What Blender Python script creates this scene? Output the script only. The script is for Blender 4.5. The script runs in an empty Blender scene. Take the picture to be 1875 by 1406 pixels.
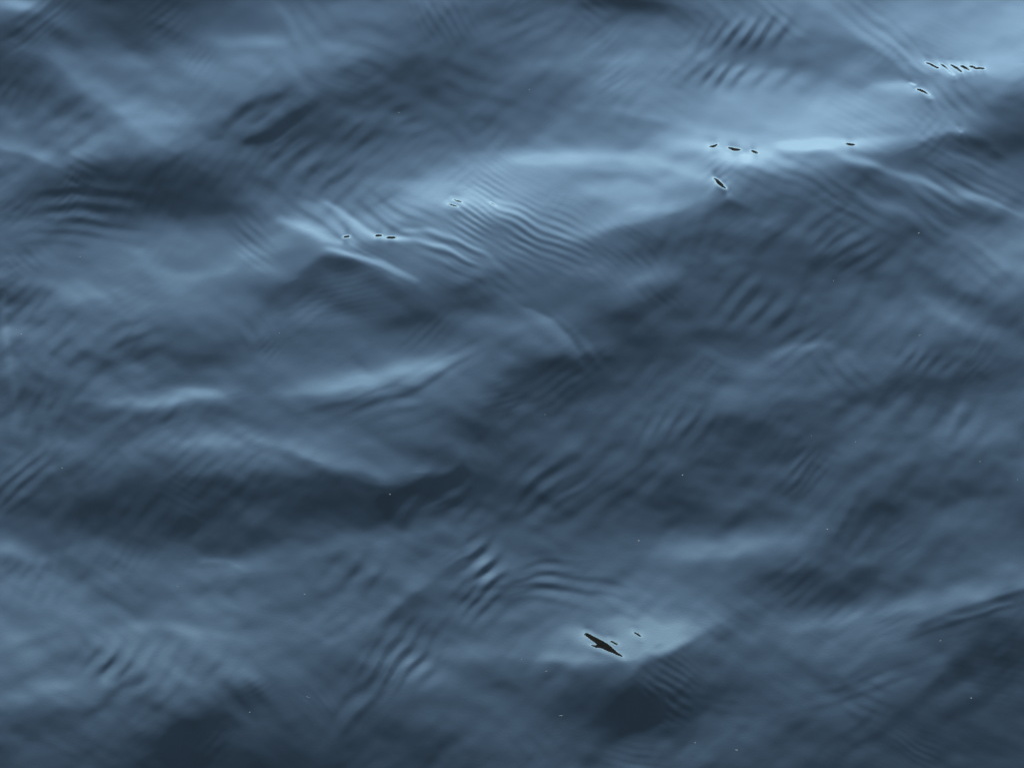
import bpy, math, random
import numpy as np
sc = bpy.context.scene
# ---------------------------------------------------------------- camera
CAM_H = 1.60
PITCH = 34.0                       # degrees below the horizon
VFOV = 18.0
cd = bpy.data.cameras.new('camera'); cam = bpy.data.objects.new('camera', cd); sc.collection.objects.link(cam)
cam.location = (0, 0, CAM_H); cam.rotation_euler = (math.radians(90-PITCH), 0, 0)
cd.sensor_fit = 'VERTICAL'; cd.sensor_height = 24.0; cd.lens = 12.0/math.tan(math.radians(VFOV/2))
cd.clip_start = 0.05; cd.clip_end = 2000.0
sc.camera = cam
# ---------------------------------------------------------------- sky and sun
SUN_EL, SUN_ROT = 25.0, 180.0      # the sun stands behind the camera, veiled
wd = bpy.data.worlds.new("World"); sc.world = wd; wd.use_nodes = True
nt = wd.node_tree; bgn = nt.nodes['Background']; sk = nt.nodes.new('ShaderNodeTexSky')
sk.sky_type = 'NISHITA'; sk.sun_disc = False
sk.sun_elevation = math.radians(SUN_EL); sk.sun_rotation = math.radians(SUN_ROT)
sk.air_density = 1.0; sk.dust_density = 1.0; sk.ozone_density = 1.0
veil = nt.nodes.new('ShaderNodeMix'); veil.data_type = 'RGBA'; veil.blend_type = 'MULTIPLY'; veil.inputs[0].default_value = 1.0
veil.inputs[7].default_value = (.99, 1.045, .985, 1)      # thin cloud takes the violet out of the blue
nt.links.new(sk.outputs[0], veil.inputs[6]); nt.links.new(veil.outputs[2], bgn.inputs[0]); bgn.inputs[1].default_value = 0.10
sl = bpy.data.lights.new('sun', 'SUN'); sun = bpy.data.objects.new('sun', sl); sc.collection.objects.link(sun)
sl.energy = 0.5; sl.angle = math.radians(10); sl.color = (1.0, .95, .88)
sun.rotation_euler = (math.radians(90-SUN_EL), 0, 0)     # shines from -Y towards +Y, 25 degrees down
sc.view_settings.view_transform = 'Standard'; sc.view_settings.look = 'None'
EXPO = 3.24
sc.view_settings.exposure = EXPO; sc.view_settings.gamma = 1.0; sc.view_settings.use_curve_mapping = False
# ---------------------------------------------------------------- helpers
def mat(name, col, rough=.6, bump=None):
    m = bpy.data.materials.new(name); m.use_nodes = True
    b = m.node_tree.nodes['Principled BSDF']
    b.inputs['Base Color'].default_value = (*col, 1); b.inputs['Roughness'].default_value = rough
    return m, b
def link(name, verts, faces, m, smooth=False):
    me = bpy.data.meshes.new(name); me.from_pydata(verts, [], faces); me.update()
    if smooth: me.polygons.foreach_set('use_smooth', [True]*len(me.polygons))
    me.materials.append(m); o = bpy.data.objects.new(name, me); sc.collection.objects.link(o); return o
N_ITER = 8
GRAIN = 0.22
# ---- TONE BEGIN

# wave features, laid out in the picture plane of the survey photo (1875 x 1406) and later turned into slopes on the water
BASE_Y=[0,117,234,351,468,585,702,819,936,1053,1170,1287,1404]
BASE=[
 #0  125  250  375  500  625  750  875 1000 1125 1250 1375 1500 1625 1750 1875
[ 90, 72, 66, 78, 98, 96,104, 98, 84, 72, 88,112,116,122,138,138],
[ 66, 92, 98,122,106, 92, 84, 92,104,108,112,116,112,124,150,142],
[ 74, 84,112,108, 72, 84, 90, 94,112,118,132,138,140,146,128, 70],
[ 72, 56, 62, 66, 86,100,116,132,142,138,126,100, 88, 84, 78, 96],
[ 84, 92,108,114,100, 82, 96,104,106, 98, 84, 70, 74, 84,102,110],
[ 80,104,108,104, 86, 78, 84, 78, 92, 76, 74, 78, 84, 96, 78, 92],
[ 94, 90, 88, 80, 92,112,104, 90, 70, 72, 84, 90, 84, 74, 78, 74],
[ 84, 84, 84, 86, 94,100, 90, 66, 78, 80, 78, 66, 68, 80, 88, 88],
[ 80, 74, 66, 64, 60, 66, 68, 74, 70, 70, 66, 70, 84, 76, 82, 92],
[ 98, 84, 80, 84, 88, 94, 84, 92, 88, 84, 90, 82, 64, 80, 88, 88],
[ 86, 88, 90, 92, 92, 86, 76, 88,100,132,108, 76, 84, 96, 84, 60],
[ 82, 90, 76, 62, 78, 74, 74, 84, 74, 56, 60, 78, 74, 62, 48, 44],
[ 76, 78, 66, 58, 72, 72, 64, 74, 70, 62, 66, 82, 66, 60, 58, 56]]
# soft streaks: points, half width above, half width below, tone
STREAKS=[
([(0,2),(60,14)],16,14,80),
([(20,42),(70,22),(120,10)],14,16,-22),
([(150,60),(240,48),(330,75)],38,40,-14),
([(400,70),(470,80),(520,82)],16,10,24),
([(330,100),(430,130),(460,175)],26,30,14),
([(520,120),(560,160)],10,12,26),
([(500,10),(530,40),(545,90)],9,9,22),
([(30,86),(80,110),(150,156),(235,213),(300,260)],30,11,24),
([(20,120),(80,150),(150,195),(220,240)],16,30,-12),
([(0,262),(50,280),(110,300)],16,6,32),
([(10,150),(60,170),(130,200)],26,26,-18),
([(150,235),(260,262),(350,258)],22,12,12),
([(80,352),(130,348),(170,350),(260,356)],7,9,-24),
([(80,378),(150,385),(230,380)],6,8,-10),
([(120,318),(200,302),(300,298),(360,306)],14,30,-12),
([(300,360),(360,330),(420,320)],34,36,-4),
([(320,390),(420,390),(500,380)],20,14,-10),
([(400,238),(422,214),(456,188),(520,166)],15,11,-66),
([(440,215),(500,200),(560,185)],40,40,-4),
([(436,230),(466,221),(510,200)],10,9,26),
([(500,205),(530,190)],8,8,6),
([(548,150),(566,170),(574,186)],8,8,12),
([(418,236),(408,250)],14,12,-20),
([(450,256),(500,240),(535,216),(576,192)],12,10,-66),
([(375,170),(400,215)],40,8,10),
([(560,140),(640,130),(700,128)],12,18,-14),
([(730,130),(790,100),(850,118)],22,20,-14),
([(585,60),(640,48),(700,60)],14,16,-12),
([(590,175),(680,190),(780,176)],20,26,-16),
([(900,120),(1000,118),(1120,150)],16,16,8),
([(1040,0),(1150,4),(1260,10)],6,22,-22),
([(1140,205),(1220,222),(1330,242)],16,10,20),
([(1300,120),(1400,128),(1460,130)],8,24,10),
([(1500,60),(1560,80),(1520,100)],26,18,-16),
([(1270,70),(1340,72),(1440,74)],12,16,-16),
([(1560,40),(1620,80),(1680,130)],10,12,24),
([(1700,40),(1780,70),(1875,62)],26,18,12),
([(1680,114),(1740,112),(1800,112),(1860,116)],18,34,38),
([(1620,170),(1680,165),(1720,180)],20,20,14),
([(1600,160),(1650,155),(1700,172),(1735,205),(1757,240)],8,14,40),
([(1480,185),(1560,195),(1640,190)],22,20,12),
([(1560,235),(1660,220),(1735,240)],16,30,16),
([(1400,262),(1500,262),(1600,258),(1680,256)],10,14,36),
([(1215,258),(1270,256),(1320,266),(1380,276),(1440,300)],14,16,58),
([(1230,240),(1300,236),(1400,250)],12,12,16),
([(1200,330),(1260,318),(1300,326)],16,16,16),
([(940,300),(1060,310),(1200,290)],30,40,10),
([(1000,280),(1080,288),(1160,296)],14,10,22),
([(940,286),(1000,290),(1070,298)],15,12,40),
([(1040,300),(1120,308),(1200,300)],14,12,14),
([(1180,290),(1250,304),(1310,326)],20,10,30),
([(1170,380),(1230,372),(1290,350)],24,10,34),
([(1040,428),(1130,402),(1200,388)],26,10,30),
([(1020,360),(1100,350),(1180,360)],26,18,14),
([(1080,318),(1150,326),(1200,340)],10,10,-16),
([(1290,392),(1340,366),(1380,386)],8,22,-30),
([(1690,268),(1745,248),(1800,272)],10,34,-62),
([(1800,250),(1850,262),(1900,270)],20,40,-14),
([(1640,290),(1720,306),(1800,330)],12,18,-24),
([(1780,230),(1830,240),(1875,262)],12,24,-18),
([(1440,284),(1540,280),(1640,288)],8,12,-18),
([(1540,305),(1600,312),(1660,320)],12,14,-30),
([(1430,262),(1520,276),(1600,302),(1700,336),(1780,358),(1875,386)],9,9,44),
([(1600,345),(1700,372),(1800,398),(1875,410)],16,20,-12),
([(1440,318),(1500,350),(1560,370)],18,16,-8),
([(1590,370),(1660,388),(1730,420)],12,12,26),
([(1500,395),(1580,425),(1650,440)],14,14,-8),
([(1240,470),(1320,440),(1420,440)],26,26,-12),
([(1380,400),(1440,420),(1520,460)],10,12,12),
([(1760,430),(1820,462),(1870,492)],18,14,22),
([(1640,490),(1700,540),(1780,590),(1875,642)],16,16,28),
([(1700,500),(1770,540),(1850,570)],14,16,-22),
([(1450,500),(1540,480),(1600,500)],20,22,-12),
([(1080,596),(1150,566),(1240,530)],14,26,-14),
([(900,470),(1000,470),(1090,470)],24,26,6),
([(1090,500),(1170,508),(1240,490)],30,14,22),
([(1120,580),(1200,545),(1300,490)],10,30,-8),
([(1040,556),(1120,528),(1180,505)],16,12,14),
([(515,402),(556,418),(600,436),(650,446)],8,8,46),
([(480,392),(600,408),(720,408),(860,414)],40,34,20),
([(780,372),(860,372),(930,392)],24,24,18),
([(700,300),(800,330),(900,350),(960,380)],26,26,14),
([(560,372),(600,392),(640,414)],5,6,26),
([(600,378),(640,400),(690,428),(760,436),(820,454),(885,492)],5,6,56),
([(740,420),(800,424),(850,446),(900,470)],5,5,40),
([(560,420),(620,420),(660,432)],18,8,22),
([(600,450),(650,462),(700,480),(760,512)],5,6,72),
([(545,500),(590,470),(650,472),(700,500)],10,34,-44),
([(760,372),(820,358),(880,372),(920,388)],18,18,34),
([(700,330),(780,345),(860,350)],12,14,14),
([(920,380),(980,410),(1050,430)],14,14,18),
([(470,450),(500,480),(520,440)],14,18,10),
([(150,545),(200,530),(260,520)],18,28,18),
([(300,500),(350,512),(420,500)],14,8,10),
([(470,470),(520,450),(560,440)],30,10,14),
([(0,540),(50,545),(100,560)],28,34,-14),
([(0,600),(60,606),(150,596)],16,22,14),
([(180,560),(300,560),(400,580)],14,14,8),
([(250,640),(330,650),(420,655),(520,628)],26,24,-24),
([(490,560),(560,530),(620,520)],24,26,-16),
([(560,590),(640,588),(760,560)],10,12,8),
([(640,560),(720,580),(800,575)],22,18,-8),
([(840,560),(880,558),(930,570)],26,18,-20),
([(968,562),(1006,580),(1038,612),(1056,648)],5,16,58),
([(1062,610),(1080,640),(1096,662)],5,5,14),
([(940,590),(980,620),(1010,660)],26,20,12),
([(1000,560),(1050,600),(1080,650)],6,4,16),
([(880,600),(960,600),(1010,630)],24,20,18),
([(930,694),(1000,664),(1090,652)],14,30,-36),
([(860,800),(890,760),(950,710)],22,20,-24),
([(715,920),(760,892),(830,860),(870,810)],10,20,-40),
([(700,960),(725,930),(745,905)],20,18,-34),
([(190,742),(260,742),(330,730),(410,722)],24,17,58),
([(300,708),(350,716),(400,725)],9,12,22),
([(530,716),(620,702),(700,690),(810,662)],20,14,46),
([(820,650),(780,678),(750,700)],10,6,12),
([(560,748),(620,736),(700,728),(760,712)],6,14,-30),
([(520,790),(600,800),(680,790)],20,22,10),
([(600,846),(690,860),(750,858)],36,15,60),
([(560,815),(640,812),(740,805)],24,24,12),
([(660,876),(700,882),(735,876)],10,6,24),
([(440,790),(520,818),(580,838)],12,10,16),
([(300,806),(370,806),(430,814)],12,14,14),
([(300,884),(440,880),(600,884),(690,900)],16,30,-18),
([(480,920),(560,922),(640,920)],18,26,-16),
([(0,935),(80,925),(200,900)],16,16,-10),
([(-40,1002),(20,1006),(70,1016)],20,14,36),
([(340,1020),(420,1000),(520,960)],20,24,-6),
([(520,1020),(600,1010),(660,985)],22,18,18),
([(360,1030),(410,1030),(450,1048)],7,5,16),
([(250,1148),(340,1158),(420,1160)],12,12,20),
([(100,1120),(200,1110),(300,1100)],20,20,-4),
([(380,1090),(450,1070),(500,1090)],16,18,-12),
([(0,1290),(80,1262),(180,1240)],16,16,16),
([(0,1330),(90,1310),(200,1290)],10,12,-10),
([(290,1360),(360,1312),(430,1275),(500,1262)],26,40,-34),
([(260,1390),(330,1350),(380,1330)],14,14,-14),
([(450,1400),(540,1360),(620,1310)],16,20,10),
([(640,1230),(690,1150),(760,1080),(850,1020)],10,28,-30),
([(720,1150),(800,1100),(880,1060)],22,40,-14),
([(540,1090),(620,1050),(700,1010),(760,970)],22,20,12),
([(700,1260),(760,1180),(820,1130)],20,34,-14),
([(650,1290),(700,1210),(740,1140)],22,22,-18),
([(600,1180),(640,1170),(660,1150)],12,12,20),
([(590,1406),(660,1350),(700,1300)],18,18,-16),
([(870,1040),(910,1000),(930,980)],8,8,18),
([(850,1080),(890,1100),(930,1070)],26,20,-10),
([(830,1200),(900,1190),(960,1210)],20,18,14),
([(840,1270),(950,1250),(1080,1220),(1150,1216)],10,20,-14),
([(1010,1140),(1060,1150),(1120,1150)],16,16,22),
([(980,1205),(1080,1202),(1150,1204)],14,9,36),
([(1060,1160),(1110,1180),(1160,1192)],16,14,36),
([(1120,1150),(1190,1156),(1256,1150)],22,26,50),
([(1040,1140),(1130,1150),(1200,1180)],30,30,22),
([(860,1200),(960,1190),(1060,1190)],24,20,14),
([(1160,1198),(1210,1190),(1250,1170)],10,10,24),
([(1170,1230),(1240,1196),(1310,1150)],8,24,-26),
([(1110,1312),(1165,1296),(1225,1302)],38,52,-46),
([(1150,1316),(1180,1312)],22,26,-14),
([(1020,1080),(1100,1070),(1180,1060)],12,12,-6),
([(1200,1014),(1330,1006),(1420,992),(1500,976)],26,20,40),
([(1240,1030),(1330,1022),(1400,1012)],8,10,10),
([(1380,1062),(1450,1050),(1510,1040)],12,22,-20),
([(1540,960),(1600,930),(1660,940)],22,32,-22),
([(1620,990),(1720,970),(1800,950)],14,20,4),
([(1440,1142),(1600,1118),(1700,1106),(1820,1078)],26,16,38),
([(1540,1160),(1660,1140),(1760,1120)],12,14,14),
([(1800,1010),(1850,1020),(1875,1040)],24,30,16),
([(1680,1150),(1760,1118),(1890,1080)],7,30,-40),
([(1700,1230),(1800,1200),(1900,1190)],50,60,-14),
([(1730,1130),(1790,1120),(1850,1104)],4,5,24),
([(1600,1215),(1700,1185),(1800,1155),(1875,1125)],12,24,-14),
([(1500,1250),(1580,1230),(1640,1210)],12,12,-12),
([(1420,1290),(1500,1280),(1600,1255)],10,10,-12),
([(1740,1230),(1800,1200),(1875,1160)],26,40,-14),
([(1500,1280),(1620,1260),(1700,1230)],8,8,10),
([(1280,1120),(1330,1140),(1400,1110)],16,26,-16),
([(1210,1240),(1290,1210),(1340,1160)],16,20,-14),
([(1300,1350),(1360,1330),(1420,1340)],20,22,10),
([(1420,590),(1480,560),(1530,520)],10,10,-12),
([(1230,600),(1290,596),(1360,600)],14,14,16),
([(1410,648),(1450,632),(1520,626)],8,10,24),
([(1240,640),(1300,650),(1380,650)],10,14,8),
([(1320,700),(1400,700),(1480,690)],10,18,-14),
([(1200,850),(1320,780),(1450,740),(1600,700)],20,34,-16),
([(1550,730),(1640,700),(1700,690)],12,26,-8),
([(1720,760),(1740,720),(1790,680)],14,14,-14),
([(1800,690),(1850,680),(1875,670)],16,16,-10),
([(1840,790),(1860,800),(1875,810)],14,20,20),
([(1400,860),(1480,860),(1560,830)],22,20,10),
([(1100,900),(1200,880),(1260,920)],16,26,-8),
([(1190,770),(1230,775),(1280,790)],8,14,12),
([(1260,180),(1460,210),(1700,200)],60,60,8),
([(1100,330),(1200,330),(1290,320)],40,40,10),
([(1500,20),(1700,60),(1875,110)],60,60,8),
([(1060,720),(1130,740),(1200,720)],18,20,8),
([(1380,960),(1300,950),(1220,940)],16,16,-6),
([(1500,960),(1440,930),(1400,900)],12,14,8),
]
# ripple trains: centre, half length across the crests, half length along them, crest direction (deg, anticlockwise from +x), wavelength, tone, bow, chirp
RIPPLES=[
(480,205,36,60,36,34,-10,0,0),
(1750,330,60,40,-28,22,9,0,0,-20),
(1378,58,80,20,64,29,34,0.0,-.0022,2),
(1372,140,90,18,52,30,42,0.0,-.0022,-2),
(1290,92,30,16,70,36,14,0,0,0),
(800,22,60,40,-62,15,12,0,0,-10),
(1640,90,26,90,-40,24,20,.0,0),
(1735,178,56,34,-52,21,20,.0,0,-8),
(1640,70,30,90,-42,20,18,0,0),
(1700,225,30,60,-45,16,6,.0,0),
(50,35,30,50,30,22,14,.0,0),
(80,45,30,60,32,13,8,.0,0),
(560,300,90,36,42,37,50,.0012,0,-44),
(520,262,60,30,34,30,18,.0,0,-40),
(645,325,70,30,46,27,24,.0,0,-34),
(600,400,90,26,-34,22,14,0,0,-20),
(760,400,70,30,-30,17,12,0,0,-20),
(660,260,50,26,40,27,13,.0,0),
(760,240,70,22,40,30,8,.0,0),
(900,240,60,22,45,26,6,.0,0),
(885,388,34,90,-32,11,24,-.0012,0,-30),
(960,400,30,70,-26,13,14,0,0,-20),
(1010,425,44,90,-24,14,13,.0,0),
(1120,480,46,80,-42,15,8,0,0),
(800,452,30,90,-26,26,22,-.001,0),
(700,385,36,60,-35,26,10,.0,0),
(700,478,18,80,-32,9,6,.0,0),
(930,500,50,50,-40,20,5,.0,0),
(1180,500,40,60,-48,20,9,.0,0),
(1130,470,60,60,-38,12,4,.0,0),
(640,540,60,90,14,11,3,.0,0),
(1400,300,40,60,-35,20,9,.0,0),
(1150,1160,60,60,-32,22,10,0,0,-10),
(1200,1170,30,40,30,26,8,0,0),
(1500,340,30,90,-30,22,7,.0,0),
(1790,310,26,90,-26,17,10,.0,0),
(1820,360,20,60,-24,15,8,.0,0),
(1600,410,30,90,-28,26,8,.0,0),
(1570,462,70,36,34,24,16,.0,0,-10),
(1500,440,60,50,32,30,8,0,0),
(1700,400,50,50,-38,24,8,.0,0),
(1820,480,40,60,-35,22,6,.0,0),
(150,370,40,110,2,30,7,.0008,0),
(170,425,30,110,-5,24,6,.0,0),
(45,548,60,42,52,21,9,.0,0,-20),
(110,590,50,30,50,26,5,.0,0),
(250,640,60,40,38,30,9,.0,0),
(130,670,70,50,40,36,11,.0,0),
(80,740,60,50,55,32,9,.0,0),
(300,752,60,20,60,26,16,.0,0,0),
(240,770,80,36,40,28,8,.0,0),
(560,830,80,24,45,32,7,.0,0),
(30,880,28,60,38,22,16,.0,0),
(70,1055,64,26,64,24,26,.0,-.0015,-4),
(250,930,90,30,60,30,6,.0,0),
(130,960,90,40,50,34,5,.0,0),
(200,1215,40,26,58,30,20,.0,0),
(270,1215,120,30,56,33,18,.0,0,-2),
(170,1290,40,130,28,42,9,.0,0),
(60,1200,60,70,30,48,5,.0,0),
(670,740,30,80,14,20,10,.0006,0),
(790,690,22,70,30,26,20,.001,0),
(700,760,30,80,18,22,7,.0,0),
(1030,690,30,60,38,17,11,.0,0),
(960,730,40,60,40,28,8,.0,0),
(752,925,44,28,58,32,26,.0,0,0),
(830,900,70,40,48,36,10,.0,0),
(1050,860,80,90,40,42,12,.0,0),
(1150,880,90,50,42,32,12,.0,0,-14),
(1000,880,80,60,45,36,10,0,0,-10),
(1245,785,70,28,62,24,14,.0,0,0),
(1180,800,60,34,60,34,6,.0,0),
(892,1032,40,26,36,25,46,.0,0,-62),
(880,1090,40,40,45,24,14,.0,0),
(650,1052,56,26,50,38,26,.0,0,4),
(740,1180,90,50,58,30,9,.0,0),
(720,1225,70,30,55,32,24,.0,0,-10),
(650,1290,60,50,50,38,10,.0,0),
(1040,1080,26,110,-4,24,12,.0,0),
(980,1060,26,70,8,22,8,.0,0),
(1180,1120,40,80,-16,34,5,.0,0),
(1215,1275,30,44,-38,14,13,.0,0),
(1240,1225,30,40,-36,13,7,.0,0),
(1300,1290,24,100,-8,22,5,.0,0),
(1410,570,60,34,48,30,13,.0,0,-20),
(1340,560,60,44,48,40,8,.0,0),
(1460,630,30,60,38,22,8,.0,0),
(1700,655,56,20,50,24,16,.0,0,-10),
(1760,750,46,36,62,34,12,0,0,0),
(1750,760,60,40,64,48,11,.0,0),
(1620,600,60,60,40,40,5,.0,0),
(1550,950,60,40,50,28,4,.0,0),
(1460,1060,60,50,40,20,4,.0,0),
(1760,1130,18,120,18,20,8,.0,0),
(1590,1260,26,120,20,30,9,.0,0),
(1600,1350,50,100,45,40,6,.0,0),
(1760,1280,70,100,30,60,5,.0,0),
(980,40,60,80,25,34,4,.0,0),
(560,50,60,40,-55,30,7,.0,0),
(680,80,60,60,-20,36,6,.0,0),
(800,30,50,60,60,24,5,.0,0),
(880,160,60,80,-20,38,5,.0,0),
(1300,10,30,60,-45,20,8,.0,0),
(1420,30,20,60,-32,18,7,.0,0),
]
# places where the water leans far enough back to mirror the dark far bank: outline points, half widths
SLIVERS=[
([(1074,1161),(1086,1169),(1099,1177),(1110,1184),(1120,1190),(1131,1197),(1142,1203)],[3.2,4.4,5.8,6.6,4.6,2.2,.7]),
([(1080,1180),(1089,1183),(1098,1185)],[.7,1.9,2.2]),
([(1117,1172),(1124,1176),(1130,1180)],[1.2,2.1,1.6]),
([(1161,1157),(1168,1161),(1173,1165)],[1,1.6,1.6]),
([(1308,325),(1315,332),(1321,338),(1329,345)],[2,5,5,2.4]),
([(1301,268),(1308,268),(1313,264)],[1.4,1.8,1.8]),
([(1335,270),(1343,273),(1350,274),(1356,274)],[1.6,2.8,2.4,1]),
([(1376,275),(1382,278),(1387,281)],[1.2,2.6,1.2]),
([(1551,263),(1558,265),(1565,265)],[1.2,1.9,1.2]),
([(1697,114),(1706,118),(1718,125)],[1.6,2.4,2.0]),
([(1723,116),(1733,123),(1741,132),(1748,138)],[1.2,2,2.4,1.2]),
([(1742,118),(1752,124),(1761,132)],[1.4,2.3,2.3]),
([(1762,120),(1769,124),(1776,130)],[1.8,2.2,1.4]),
([(1778,120),(1784,123),(1789,127)],[1.3,2.2,1.4]),
([(1794,124),(1802,126)],[1.8,2.0]),
([(1681,163),(1691,167),(1703,174)],[2.2,2.8,1.2]),
([(1667,151),(1677,156)],[1.2,1.4]),
([(1759,239),(1762,243)],[1.2,1.2]),
([(630,434),(638,433)],[2.6,2.6]),
([(690,431),(698,431)],[2.0,2.0]),
([(711,435),(721,435)],[2.2,2.2]),
([(820,373),(830,376),(841,379)],[1.0,1.5,1.0]),
([(829,365),(838,368),(847,371)],[.9,1.3,.9]),
([(898,370),(903,373),(908,378)],[.8,1.1,.8]),
]
# small broken wavelets strewn over everything, as found between the trains above
_r=np.random.RandomState(23)
for _k in range(120):
    _x,_y=_r.rand()*1980-50,_r.rand()*1500-50; _d=_r.rand()
    _a=(42+_r.randn()*12) if _d<.62 else (-36+_r.randn()*10)
    _w=12+20*_r.rand()**1.3*(1+.4*_y/1400)
    RIPPLES.append((_x,_y,_w*(1.3+1.6*_r.rand()),18+34*_r.rand(),_a,_w,(2.2+4.8*_r.rand()**2),(_r.rand()-.5)*.003,(_r.rand()-.5)*.002,_a-90+_r.randn()*35))
def _bic(grid,gx,gy,X,Y):
    ny,nx=grid.shape
    u=np.clip(X/gx,0,nx-1.001); v=np.clip(Y/gy,0,ny-1.001)
    i=u.astype(int); j=v.astype(int); fu=u-i; fv=v-j
    g=np.pad(grid,1,mode='edge')
    def w(t): return [(-.5*t+t*t-.5*t**3),(1-2.5*t*t+1.5*t**3),(.5*t+2*t*t-1.5*t**3),(-.5*t*t+.5*t**3)]
    wu=w(fu); wv=w(fv); out=0
    for b in range(4):
        for a in range(4): out=out+wv[b]*wu[a]*g[np.clip(j+b,0,ny+1),np.clip(i+a,0,nx+1)]
    return out
def _poly(pts,X,Y):
    """signed distance to the polyline (positive below), how far past the ends, and position along it"""
    best=np.full(X.shape,1e9); sd=np.zeros(X.shape); par=np.zeros(X.shape); ov=np.zeros(X.shape)
    n=len(pts)-1
    for k in range(n):
        ax,ay=pts[k]; bx,by=pts[k+1]; dx,dy=bx-ax,by-ay; L=max(1e-6,(dx*dx+dy*dy)**.5)
        t=((X-ax)*dx+(Y-ay)*dy)/(L*L); tc=np.clip(t,0,1)
        qx=X-ax-tc*dx; qy=Y-ay-tc*dy; d=np.hypot(qx,qy)
        s=np.sign((Y-ay)*dx-(X-ax)*dy)*(1 if dx>=0 else -1)
        m=d<best; best=np.where(m,d,best); sd=np.where(m,d*s,sd); par=np.where(m,(k+tc)/n,par)
    return best,sd,par
def _gauss1(a,s,axis):
    r=int(3*s+1); k=np.exp(-.5*(np.arange(-r,r+1)/s)**2); k/=k.sum()
    return np.apply_along_axis(lambda v:np.convolve(np.pad(v,r,mode='wrap'),k,mode='valid'),axis,a)
def _noise(seed,n=256):
    r=np.random.RandomState(seed); a=r.randn(n,n)
    f=np.fft.fftfreq(n)*n; K=np.hypot(*np.meshgrid(f,f)); 
    b=np.real(np.fft.ifft2(np.fft.fft2(a)*np.exp(-(K/(n/7.))**2)*(1-np.exp(-(K/6.)**2))))
    return b/b.std()
def _samp(a,u,v):
    n=a.shape[0]; i=np.floor(u).astype(int); j=np.floor(v).astype(int); fu=u-i; fv=v-j
    fu=fu*fu*(3-2*fu); fv=fv*fv*(3-2*fv)
    g=lambda p,q:a[q%n,p%n]
    return (g(i,j)*(1-fu)+g(i+1,j)*fu)*(1-fv)+(g(i,j+1)*(1-fu)+g(i+1,j+1)*fu)*fv
def tone_map(W=938,H=703,S=2.0,pad=160):
    """tone over the picture and a margin round it, one sample every S photo pixels"""
    xs=np.arange(-pad*S,W*S+pad*S,S); ys=np.arange(-pad*S,H*S+pad*S,S)
    X,Y=np.meshgrid(xs,ys); X0,Y0=X,Y
    N=[_noise(k) for k in range(11,18)]
    # wander, so that no edge runs ruler-straight
    X=X+5*_samp(N[0],X0/34,Y0/34)+2.2*_samp(N[1],X0/13,Y0/13)
    Y=Y+4*_samp(N[2],X0/34,Y0/34)+1.8*_samp(N[3],X0/13,Y0/13)
    T=_bic(np.array(BASE,float),125.,117.,X,Y)
    def win(cx0,cx1,cy0,cy1):
        a=int(max(0,(cx0+pad*S)/S)); b=int(min(len(xs),(cx1+pad*S)/S+1)); c=int(max(0,(cy0+pad*S)/S)); d=int(min(len(ys),(cy1+pad*S)/S+1))
        return slice(c,max(c,d)),slice(a,max(a,b))
    for pts,wu,wd,amp in STREAKS:
        m=4*max(wu,wd)+20
        w=win(min(p[0] for p in pts)-m,max(p[0] for p in pts)+m,min(p[1] for p in pts)-m,max(p[1] for p in pts)+m)
        x,y=X[w],Y[w]
        d,sd,par=_poly(pts,x,y)
        wid=np.where(sd>0,wd,wu)
        # blend side change softly past the ends
        taper=.55+.45*np.sin(np.pi*np.clip(par,.0,1.))
        T[w]+=amp*taper*np.exp(-(d/wid)**2)
    for rp in RIPPLES:
        cx,cy,la,lc,ang,wl,amp,bow,chirp=rp[:9]
        m=2.6*max(la,lc)
        w=win(cx-m,cx+m,cy-m,cy+m); x=X[w]-cx; y=-(Y[w]-cy)
        a=np.radians(ang); u=x*np.cos(a)+y*np.sin(a); v=-x*np.sin(a)+y*np.cos(a)
        v2=v+bow*u*u
        if len(rp)>9:
            e=np.radians(rp[9]); ue=x*np.cos(e)+y*np.sin(e); ve=-x*np.sin(e)+y*np.cos(e)
            env=np.exp(-(ue/la)**2-(ve/lc)**2); v2=v2*(-1)
        else: env=np.exp(-(v/la)**2-(u/lc)**2)
        env=env*np.clip(.95+.4*_samp(N[6],X[w]/26,Y[w]/26),.35,1.7)
        wob=1.5*_samp(N[4],X[w]/52,Y[w]/52)+.5*_samp(N[2],X[w]/17,Y[w]/17)
        ph=2*np.pi*v2*(1+chirp*v2)/wl+wob; T[w]+=1.4*amp*env*(np.sin(ph)+.22*np.cos(2*ph))
    # fine grain of the surface, drawn out along the crest directions; which direction rules changes from place to place
    def rot(a,su,sv,k):
        a=np.radians(a); return _samp(N[k],(X*np.cos(a)-Y*np.sin(a))/su+k*31,(X*np.sin(a)+Y*np.cos(a))/sv+k*17)
    g1=_samp(N[5],X0/90+3,Y0/60); g2=_samp(N[0],X0/120+40,Y0/80+9)
    wa=1/(1+np.exp(-3*(g1-.1))); wb=1/(1+np.exp(-3*(g2)))
    T+=4.6*wa*rot(34,26,7,3)+4.2*(1-wa)*rot(-32,34,7,4)+3.6*wb*rot(52,20,6,5)+3.4*(1-wb)*rot(12,46,9,6)
    T+=3.0*wb*rot(40,11,4.2,2)+2.6*(1-wb)*rot(-28,13,4.0,1)+6.0*rot(20,90,26,0)+4.5*rot(-20,80,24,4)+3.5*rot(60,30,14,2)
    T+=3.6*_samp(N[3],X0/5.2,Y0/4.0)*(.5+.5*wa)+3.4*_samp(N[1],X0/9.5+7,Y0/7.)+3.3*_samp(N[6],X0/19+3,Y0/13.)+2.5*_samp(N[0],X0/40+3,Y0/24.)   # mottling
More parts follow.
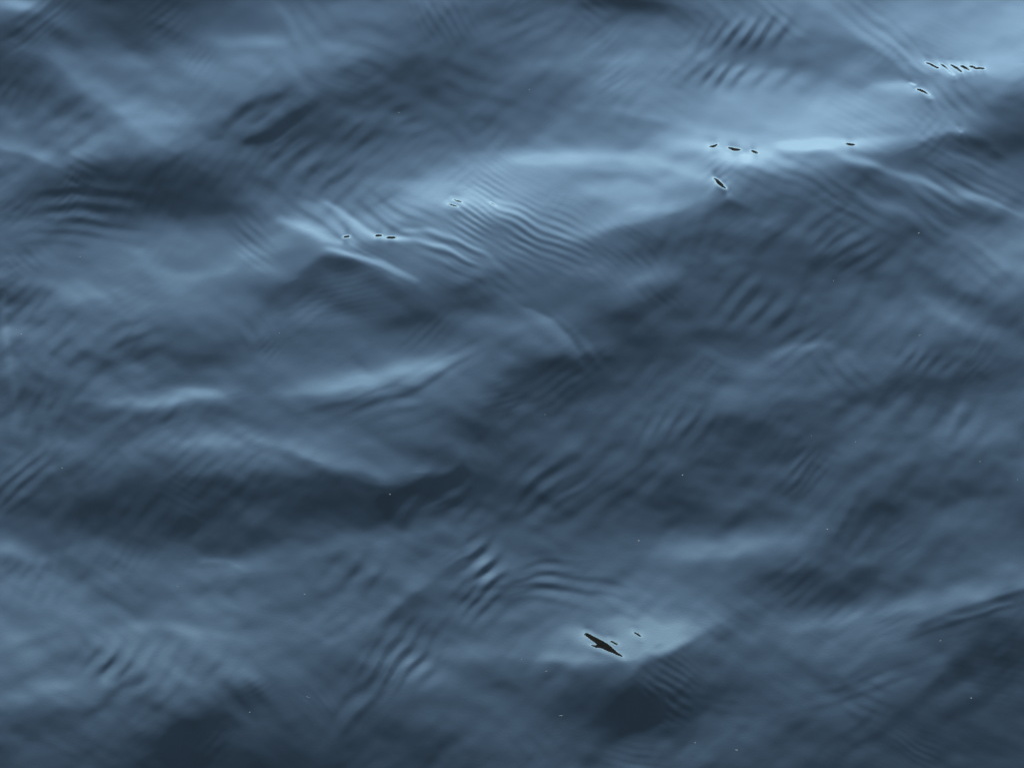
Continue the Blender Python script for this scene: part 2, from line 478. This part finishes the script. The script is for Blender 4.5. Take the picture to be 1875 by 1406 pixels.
    # long families of fine ripples: curving, of uneven spacing, fading in and out
    for k,(ang,wl,amp,cut) in enumerate(((44,23,6.5,-.1),(38,35,7.0,.0),(-33,17,4.6,.1),(-40,27,5.0,.3),(55,17,4.4,.2),(20,30,5.0,.4),(30,13,3.0,-.1),(-25,11,2.4,.0))):
        a=np.radians(ang); bend=30*_samp(N[k%7],X0/190+k*7,Y0/150+k*3)+9*_samp(N[(k+2)%7],X0/60+k*5,Y0/46)
        ph=2*np.pi*((X0*np.sin(a)+Y0*np.cos(a))+bend)/(wl*(.8+.35*Y0/1406))
        gate=np.clip(_samp(N[(k+3)%7],X0/62+k*13,Y0/44+k*11)-cut,0,1.3)*(.55+.45*_samp(N[(k+5)%7],X0/21,Y0/21))
        rule=1/(1+np.exp(-5*(g1+.3))) if ang>0 else 1/(1+np.exp(5*(g1+.3)))
        T+=.5*rule*amp*gate*(np.sin(ph)+.2*np.cos(2*ph))
    T+=2.0
    T=np.where(T>112,112+1.32*(T-112),T); T=np.where(T<60,62-.66*(62-T),T)
    return xs,ys,T,X,Y
def sliver_map(xs,ys):
    X,Y=np.meshgrid(xs,ys); D=np.full(X.shape,-50.)
    for pts,ws in SLIVERS:
        d,sd,par=_poly(pts,X,Y)
        w=np.interp(par,np.linspace(0,1,len(ws)),ws)+.1
        D=np.maximum(D,w-d)
    return D
# ---- TONE END
# ---------------------------------------------------------------- from wave tones to wave slopes
P = math.radians(PITCH); TV = math.tan(math.radians(VFOV/2)); PW, PH = 1875., 1406.
def to_photo(x, y, z):
    """point in the place -> where the survey photo shows it"""
    dz = z-CAM_H
    f = y*math.cos(P)-dz*math.sin(P); u = y*math.sin(P)+dz*math.cos(P)
    return PW/2+x/f/TV*PH/2, PH/2-u/f/TV*PH/2
def on_water(px, py, z=0.):
    """pixel of the survey photo -> point on level water"""
    a = (px-PW/2)/(PH/2)*TV; b = (PH/2-py)/(PH/2)*TV
    d = (a, math.cos(P)+b*math.sin(P), -math.sin(P)+b*math.cos(P)); t = (z-CAM_H)/d[2]
    return d[0]*t, d[1]*t
SKY_E = [0, 2.5, 7.5, 12.5, 17.5, 22.5, 32.5, 42.5, 52.5, 67.5, 90]
SKY_L = [1.06*q for q in (.73, .729, .659, .486, .370, .291, .195, .142, .113, .095, .0945)]
BODY = 0.0004
def fresnel(ci, n=1.333):
    st = np.sqrt(np.maximum(0, 1-ci*ci))/n; ct = np.sqrt(1-st*st)
    return .5*(((ci-n*ct)/(ci+n*ct))**2+((n*ci-ct)/(n*ci+ct))**2)
KEXP = 2.0**EXPO
def radiance(elev, ci): return KEXP*(fresnel(ci)*np.interp(elev, SKY_E, SKY_L)+BODY)
DEP = np.linspace(18, 60, 43); EL = np.linspace(12.9, 68, 249); LG = np.linspace(math.log(.005), math.log(1.2), 256)
INV = np.empty((43, 256))
for k, d in enumerate(DEP):
    L = np.log(radiance(EL, np.cos(np.radians(90-(d+EL)/2))))
    INV[k] = np.interp(LG, L[::-1], EL[::-1])
def need_elev(dep, L):
    u = np.clip((dep-18), 0, 41.999); v = np.clip((np.log(np.maximum(L, 1e-4))-LG[0])/(LG[1]-LG[0]), 0, 254.999)
    i = u.astype(np.int32); j = v.astype(np.int32); fu = u-i; fv = v-j
    return (INV[i, j]*(1-fu)+INV[i+1, j]*fu)*(1-fv)+(INV[i, j+1]*(1-fu)+INV[i+1, j+1]*fu)*fv
def lookup(a, u, v):
    u = np.clip(u, 0, a.shape[1]-1.001); v = np.clip(v, 0, a.shape[0]-1.001)
    i = u.astype(np.int32); j = v.astype(np.int32); fu = (u-i).astype(a.dtype); fv = (v-j).astype(a.dtype)
    return (a[j, i]*(1-fu)+a[j, i+1]*fu)*(1-fv)+(a[j+1, i]*(1-fu)+a[j+1, i+1]*fu)*fv
xs, ys, TONE, _, _ = tone_map()
TONE = TONE.astype(np.float32); SLV = sliver_map(xs, ys).astype(np.float32)
c = np.clip(TONE, 24, 212)/255.
TLIN = np.where(c > .04045, ((c+.055)/1.055)**2.4, c/12.92).astype(np.float32)
# a swell for the water beyond the surveyed patch
rnd = np.random.RandomState(5)
SW = []
for k in range(96):
    wl = .05*(1.6/.05)**(rnd.rand()**1.3); a = rnd.randn()*.6+(1.9 if rnd.rand() < .5 else 1.1)
    SW.append((2*math.pi/wl*math.cos(a), 2*math.pi/wl*math.sin(a), rnd.rand()*6.283, .020*wl/6.283*(1.0 if wl > .15 else .7), wl))
def swell(x, y, far=0.):
    h = np.zeros_like(x)
    for kx, ky, p, a, wl in SW: h += a*np.sin(kx*x+ky*y+p)*np.clip(2.4-np.hypot(x, y)*.0016/wl*far, 0, 1)
    return h
X0, X1, Y0, Y1 = -1.30, 1.30, 1.45, 4.05
def edge(px, py, m):     # 1 over the surveyed patch, falling to 0 through its margin
    d = np.maximum(np.maximum(-px, px-PW), np.maximum(-py, py-PH)); t = np.clip(1-(d-40)/m, 0, 1); return t*t*(3-2*t)
def solve(Hh, gs, iters, lam, lamhi, kmin, gain, sliver, only=False):
    """let a height field lean, spot by spot, the way the tones ask for; sideways lean is kept small"""
    gx = np.arange(X0, X1, gs); gy = np.arange(Y0, Y1, gs); nx, ny = len(gx), len(gy)
    GX, GY = np.meshgrid(gx.astype(np.float32), gy.astype(np.float32)); R = np.hypot(GX, GY); VX, VY = GX/R, GY/R
    KX = (np.fft.rfftfreq(nx)*2*math.pi/gs).astype(np.float32)[None, :]; KY = (np.fft.fftfreq(ny)*2*math.pi/gs).astype(np.float32)[:, None]
    K = np.hypot(KX, KY); L = lamhi+(lam-lamhi)*np.exp(-(K/70.)**2)
    DEN = KY**2+L*KX**2+kmin**2; FILT = (-1j*KY/DEN).astype(np.complex64)
    EASE = ((.035+(MU-.035)*np.exp(-(K/90.)**2))*KX**2/DEN).astype(np.float32)                   # sideways lean relaxes again at every step
    for it in range(iters):
        px, py = to_photo(GX, GY, Hh)
        u, v = (px-xs[0])/2., (py-ys[0])/2.
        w = edge(px, py, 230.)
        Lt = lookup(TLIN, u, v)
        hx = np.gradient(Hh, gs, axis=1); hy = np.gradient(Hh, gs, axis=0)
        dz = CAM_H-Hh; dist = np.sqrt(GX*GX+GY*GY+dz*dz); dx, dy, dd = GX/dist, GY/dist, -dz/dist
        inv = 1/np.sqrt(1+hx*hx+hy*hy); nxv, nyv = -hx*inv, -hy*inv
        dn = dx*nxv+dy*nyv+dd*inv
        rz = dd-2*dn*inv; el = np.degrees(np.arcsin(np.clip(rz, -1, 1))); dep = np.degrees(np.arcsin(-dd))
        et = need_elev(dep, Lt)                                    # where this spot must look in the sky
        if sliver:
            sv = np.clip((lookup(SLV, u, v)+.85)/1.5, 0, 1); et = et*(1-sv)+SLIVER_EL*sv
        ea = np.where(el > 12.8, need_elev(dep, radiance(el, np.clip(-dn, 0, 1))), el)   # and where it looks now
        back = dep+2*np.degrees(np.arctan(hx*VX+hy*VY)); lat = np.abs(hx*VY-hy*VX); q = np.maximum(np.clip((back-58)/10, 0, 1), np.clip((back-34)/22, 0, 1)*np.clip((lat-.12)/.25, 0, 1)); q = q*(1-sv) if sliver else q; ea = ea*(1-q)+np.minimum(back, 80)*q
        if only: w = w*np.clip((lookup(SLV, u, v)+9)/6., 0, 1)
        res = np.clip(np.tan(np.radians((et-ea)/2))*w, -.5, .5)
        Hh = Hh+gain*(np.fft.irfft2(np.fft.rfft2(res.astype(np.float32)).astype(np.complex64)*FILT-EASE*np.fft.rfft2(Hh).astype(np.complex64), s=(ny, nx))).astype(np.float32)
        if it % 4 == 0 or it == iters-1: print('iter', it, 'rms', float(np.sqrt((res[w > .5]**2).mean())), 'h', float(Hh.min()), float(Hh.max()))
    if sliver: print('sliver el', np.percentile(el[sv > .95], (2, 20, 50, 80, 98)), 'lat', np.percentile(lat[sv > .95], (50, 90)))
    return Hh
def resample(a, g0, g1):
    nx = len(np.arange(X0, X1, g1)); ny = len(np.arange(Y0, Y1, g1))
    u, v = np.meshgrid(np.arange(nx)*g1/g0, np.arange(ny)*g1/g0)
    return _bic(a.astype(float), 1., 1., u, v).astype(np.float32)
GS = .0014; SLIVER_EL = 3.0; MU = .11
Hh = solve(np.zeros((len(np.arange(Y0, Y1, .007)), len(np.arange(X0, X1, .007))), np.float32), .007, 14, .30, .30, 3.0, .8, False)
Hh = solve(resample(Hh, .007, GS), GS, N_ITER, .35, .12, 5.0, .8, True)
Hh = solve(Hh, GS, 6, .25, .12, 30.0, .6, True, True)
# ---------------------------------------------------------------- the sheet of water, one polar mesh from under the camera to the horizon
def spaced(lo, hi, n): return np.linspace(lo, hi, n)
dep_f = np.radians(spaced(46.5, 23.3, 820)); r_f = CAM_H/np.tan(dep_f)
r_in = np.linspace(.02, r_f[0], 50)[:-1]; r_out = r_f[-1]+.012*(1.0585**np.arange(1, 156)-1)/.0585
rr = np.concatenate([r_in, r_f, r_out])
th_f = np.radians(spaced(-18, 18, 1130)); th_o = np.radians(np.concatenate([spaced(18, 56, 125), spaced(58, 302, 50), spaced(304, 342, 125)[:-1]]))[1:]
th = np.concatenate([th_f, th_o]); nr, nth = len(rr), len(th)
TH, RR = np.meshgrid(th, rr)
WX, WY = RR*np.sin(TH), RR*np.cos(TH)
px, py = to_photo(WX, np.maximum(WY, .6), 0.)
w = edge(px, py, 200.)*(WY > 1.0)*(np.abs(WX) < 1.28)*(WY < 4.0)
hz = lookup(Hh, (WX-X0)/GS, (WY-Y0)/GS)*w; o_ = w < .999; hz[o_] += swell(WX[o_].astype(np.float32), WY[o_].astype(np.float32), 1.)*(1-w[o_])
co = np.empty((nr*nth, 3), np.float32); co[:, 0] = WX.ravel(); co[:, 1] = WY.ravel(); co[:, 2] = hz.ravel()
ii, jj = np.meshgrid(np.arange(nr-1), np.arange(nth), indexing='ij')
a = ii*nth+jj; b = ii*nth+(jj+1) % nth; cc = (ii+1)*nth+(jj+1) % nth; d = (ii+1)*nth+jj
fc = np.stack([a, d, cc, b], -1).reshape(-1, 4).astype(np.int32)
me = bpy.data.meshes.new('water'); me.vertices.add(len(co)); me.vertices.foreach_set('co', co.ravel())
me.loops.add(fc.size); me.loops.foreach_set('vertex_index', fc.ravel())
me.polygons.add(len(fc)); me.polygons.foreach_set('loop_start', np.arange(0, fc.size, 4, dtype=np.int32))
me.polygons.foreach_set('use_smooth', np.ones(len(fc), bool)); me.update(calc_edges=True)
wm, wb = mat('lake_water', (.0006, .0011, .0009), .02)
wb.inputs['IOR'].default_value = 1.333
t = wm.node_tree; nz = t.nodes.new('ShaderNodeTexNoise'); nz.inputs['Scale'].default_value = 420; nz.inputs['Detail'].default_value = 1
bp = t.nodes.new('ShaderNodeBump'); bp.inputs['Strength'].default_value = GRAIN; bp.inputs['Distance'].default_value = .0002
g = t.nodes.new('ShaderNodeNewGeometry'); t.links.new(g.outputs['Position'], nz.inputs['Vector'])
t.links.new(nz.outputs[0], bp.inputs['Height']); t.links.new(bp.outputs[0], wb.inputs['Normal'])
me.materials.append(wm)
water = bpy.data.objects.new('water', me); sc.collection.objects.link(water); water['kind'] = 'structure'
# ---------------------------------------------------------------- the far bank: dark wooded shore, seen only mirrored in the steepest crests
bm_, bb = mat('wooded_bank', (.028, .026, .018), .95)
t = bm_.node_tree; nz = t.nodes.new('ShaderNodeTexNoise'); nz.inputs['Scale'].default_value = .9; nz.inputs['Detail'].default_value = 6
cr = t.nodes.new('ShaderNodeValToRGB'); cr.color_ramp.elements[0].color = (.006, .005, .004, 1); cr.color_ramp.elements[1].color = (.018, .016, .011, 1)
g = t.nodes.new('ShaderNodeNewGeometry'); t.links.new(g.outputs['Position'], nz.inputs['Vector'])
t.links.new(nz.outputs[0], cr.inputs[0]); t.links.new(cr.outputs[0], bb.inputs['Base Color'])
rnd = random.Random(3); vs = []; fs = []
na = 420; prof = [(55, -.5), (56, .4), (60, 1.6), (63, 6.0), (66, 9.8), (71, 12.6), (80, 11.8), (110, -.5)]
top = [0]*na
for k in range(26):
    f = rnd.randint(3, 90); ph = rnd.random()*6.28; am = 1.1/(1+f/18)
    for i in range(na): top[i] += am*math.sin(f*i/na*6.283+ph)*.45
for i in range(na):
    az = math.radians(-100+200*i/(na-1))
    for r, z in prof:
        zz = z if z < 1 else z*(1+.06*top[i])+(rnd.random()-.5)*.8*(z > 3); r2 = r+(rnd.random()-.5)*1.6
        vs.append((r2*math.sin(az), r2*math.cos(az), zz))
n = len(prof)
for i in range(na-1):
    for j in range(n-1): fs.append((i*n+j, (i+1)*n+j, (i+1)*n+j+1, i*n+j+1))
bank = link('wooded_shore', vs, fs, bm_); bank['kind'] = 'structure'
# ---------------------------------------------------------------- pale specks afloat, each a small uneven crumb lying in the surface
fm, fb = mat('speck_grey', (.12, .13, .13), .8)
t = fm.node_tree; nz = t.nodes.new('ShaderNodeTexNoise'); nz.inputs['Scale'].default_value = 900; nz.inputs['Detail'].default_value = 3
mx = t.nodes.new('ShaderNodeValToRGB'); mx.color_ramp.elements[0].color = (.028, .032, .03, 1); mx.color_ramp.elements[1].color = (.075, .085, .083, 1)
g = t.nodes.new('ShaderNodeNewGeometry'); t.links.new(g.outputs['Position'], nz.inputs['Vector'])
t.links.new(nz.outputs[0], mx.inputs[0]); t.links.new(mx.outputs[0], fb.inputs['Base Color'])
def water_z(x, y): return float(lookup(Hh, np.array([[(x-X0)/GS]]), np.array([[(y-Y0)/GS]]))[0, 0])
def float_at(px, py):
    x, y = on_water(px, py)
    for k in range(6): x, y = on_water(px, py, water_z(x, y))
    return x, y, water_z(x, y)
def crumb(L, B, ang, seed, bend=0.):
    """outline of a crumb or thread: an uneven closed tube, thick in the middle, lying flat"""
    r = random.Random(seed); n, m = 9, 8; vs, fs = [], []
    for i in range(n):
        s = i/(n-1); w = math.sin(math.pi*(.06+.88*s))**.6*(.8+.4*r.random()); cx = (s-.5)*L; cy = bend*L*(4*(s-.5)**2-.5)+(r.random()-.5)*B*.25
        for j in range(m):
            a = 6.28318*j/m; q = .85+.3*r.random()
            lx, ly, lz = cx, cy+math.cos(a)*B/2*w*q, math.sin(a)*B*.32*w*q
            vs.append((lx*math.cos(ang)-ly*math.sin(ang), lx*math.sin(ang)+ly*math.cos(ang), lz))
    for i in range(n-1):
        for j in range(m): fs.append((i*m+j, (i+1)*m+j, (i+1)*m+(j+1) % m, i*m+(j+1) % m))
    fs.append(tuple(range(m))); fs.append(tuple((n-1)*m+m-1-j for j in range(m)))
    return vs, fs
# px, py, length mm, breadth mm, turn, bend, label
SPECKS = [
(1250,870,2.2,1.8,0,0,'bright round pale speck alone on the dark trough right of centre'),
(1170,990,3.4,1.6,30,0,'oblong pale speck straight above the large dark sliver reflection'),
(511,610,1.9,1.4,80,0,'faint pale speck on dark water left of the curved arc ripple'),
(38,612,2.6,2.0,10,0,'roundest of the two pale specks close together at the left edge'),
(29,604,2.0,1.0,120,0,'thin pale speck just above a rounder one at the left edge'),
(113,857,2.4,1.6,100,0,'small bright speck low on the left under the grey rippled water'),
(714,905,1.9,1.4,20,0,'pale speck at the foot of the bright hollow beside black ripples'),
(1515,969,1.9,1.6,0,0,'pale speck at the right end of the long light streak, lower right'),
(1273,1360,2.0,1.7,0,0,'pale speck below the darkest round hollow at the bottom edge'),
(1349,1373,3.2,1.3,-30,0,'slanted oblong pale speck at the bottom edge right of the dark hollow'),
(1779,1278,2.1,1.5,70,0,'single pale speck within the dark bottom right corner water'),
(1723,1173,2.1,1.5,20,0,'pale speck under the dark ragged crest line at the lower right'),
(1864,878,2.2,1.2,80,0,'pale speck almost touching the right edge, on dark water'),
(1795,845,2.0,1.2,-50,0,'slim pale speck above a dark band near the right edge'),
(557,1088,2.4,1.5,160,0,'pale speck below two short black ripples in the lower left middle'),
(563,1276,4.6,.7,-45,.30,'tiny curved white thread floating near the bottom left of centre'),
(325,1074,3.4,.6,10,.05,'thin pale thread lying level in the lower left water'),
(146,470,2.4,1.2,170,0,'pale speck left on the grey slope under the black horizontal ripples'),
(730,206,2.2,1.5,10,0,'pale speck on the dim slope right of the black ring shaped trough'),
(1683,427,2.7,1.8,30,0,'pale speck under the long white crest line at the right'),
(969,164,2.2,1.4,60,0,'pale speck on smooth water near the top middle'),
(1685,614,2.2,1.1,30,0,'pale speck over the pitted patch of ripples at the right'),
(1527,514,1.8,1.3,80,0,'faint pale speck on the dark slope under the slanting ripples, right'),
(998,759,1.9,1.4,90,0,'pale speck above the slanting ripple train in the centre'),
(1027,1310,5.0,.7,2,0,'greenish thin level thread at the bottom left of the darkest hollow'),
(1000,1229,2.8,1.0,0,0,'flat pale speck left below the large dark sliver reflection'),
(955,1207,1.8,1.2,60,0,'faint pale speck left of the glow round the large dark sliver'),
(457,1304,1.8,1.2,80,0,'faint pale speck on the dark bottom left swell'),
(1567,809,1.9,1.3,-40,0,'pale speck on the light grey slope right of centre'),
(1486,798,2.2,.8,85,0,'upright thin speck on the dark band right of centre'),
]
for k, (px, py, L, B, a, bend, lab) in enumerate(SPECKS):
    vs, fs = crumb(L*.00085, B*.00085, math.radians(a), 100+k, bend)
    o = link('floating_thread' if B <= .7 else 'floating_speck', vs, fs, fm, True)
    x, y, z = float_at(px, py); o.location = (x, y, z+B*.0001)
    e = .004; sx = (water_z(x+e, y)-water_z(x-e, y))/(2*e); sy = (water_z(x, y+e)-water_z(x, y-e))/(2*e)
    o.rotation_euler = (math.atan(sy), -math.atan(sx), 0)
    o['label'] = lab; o['category'] = 'thread' if B <= .7 else 'speck'; o['group'] = 'pale specks adrift on the water'
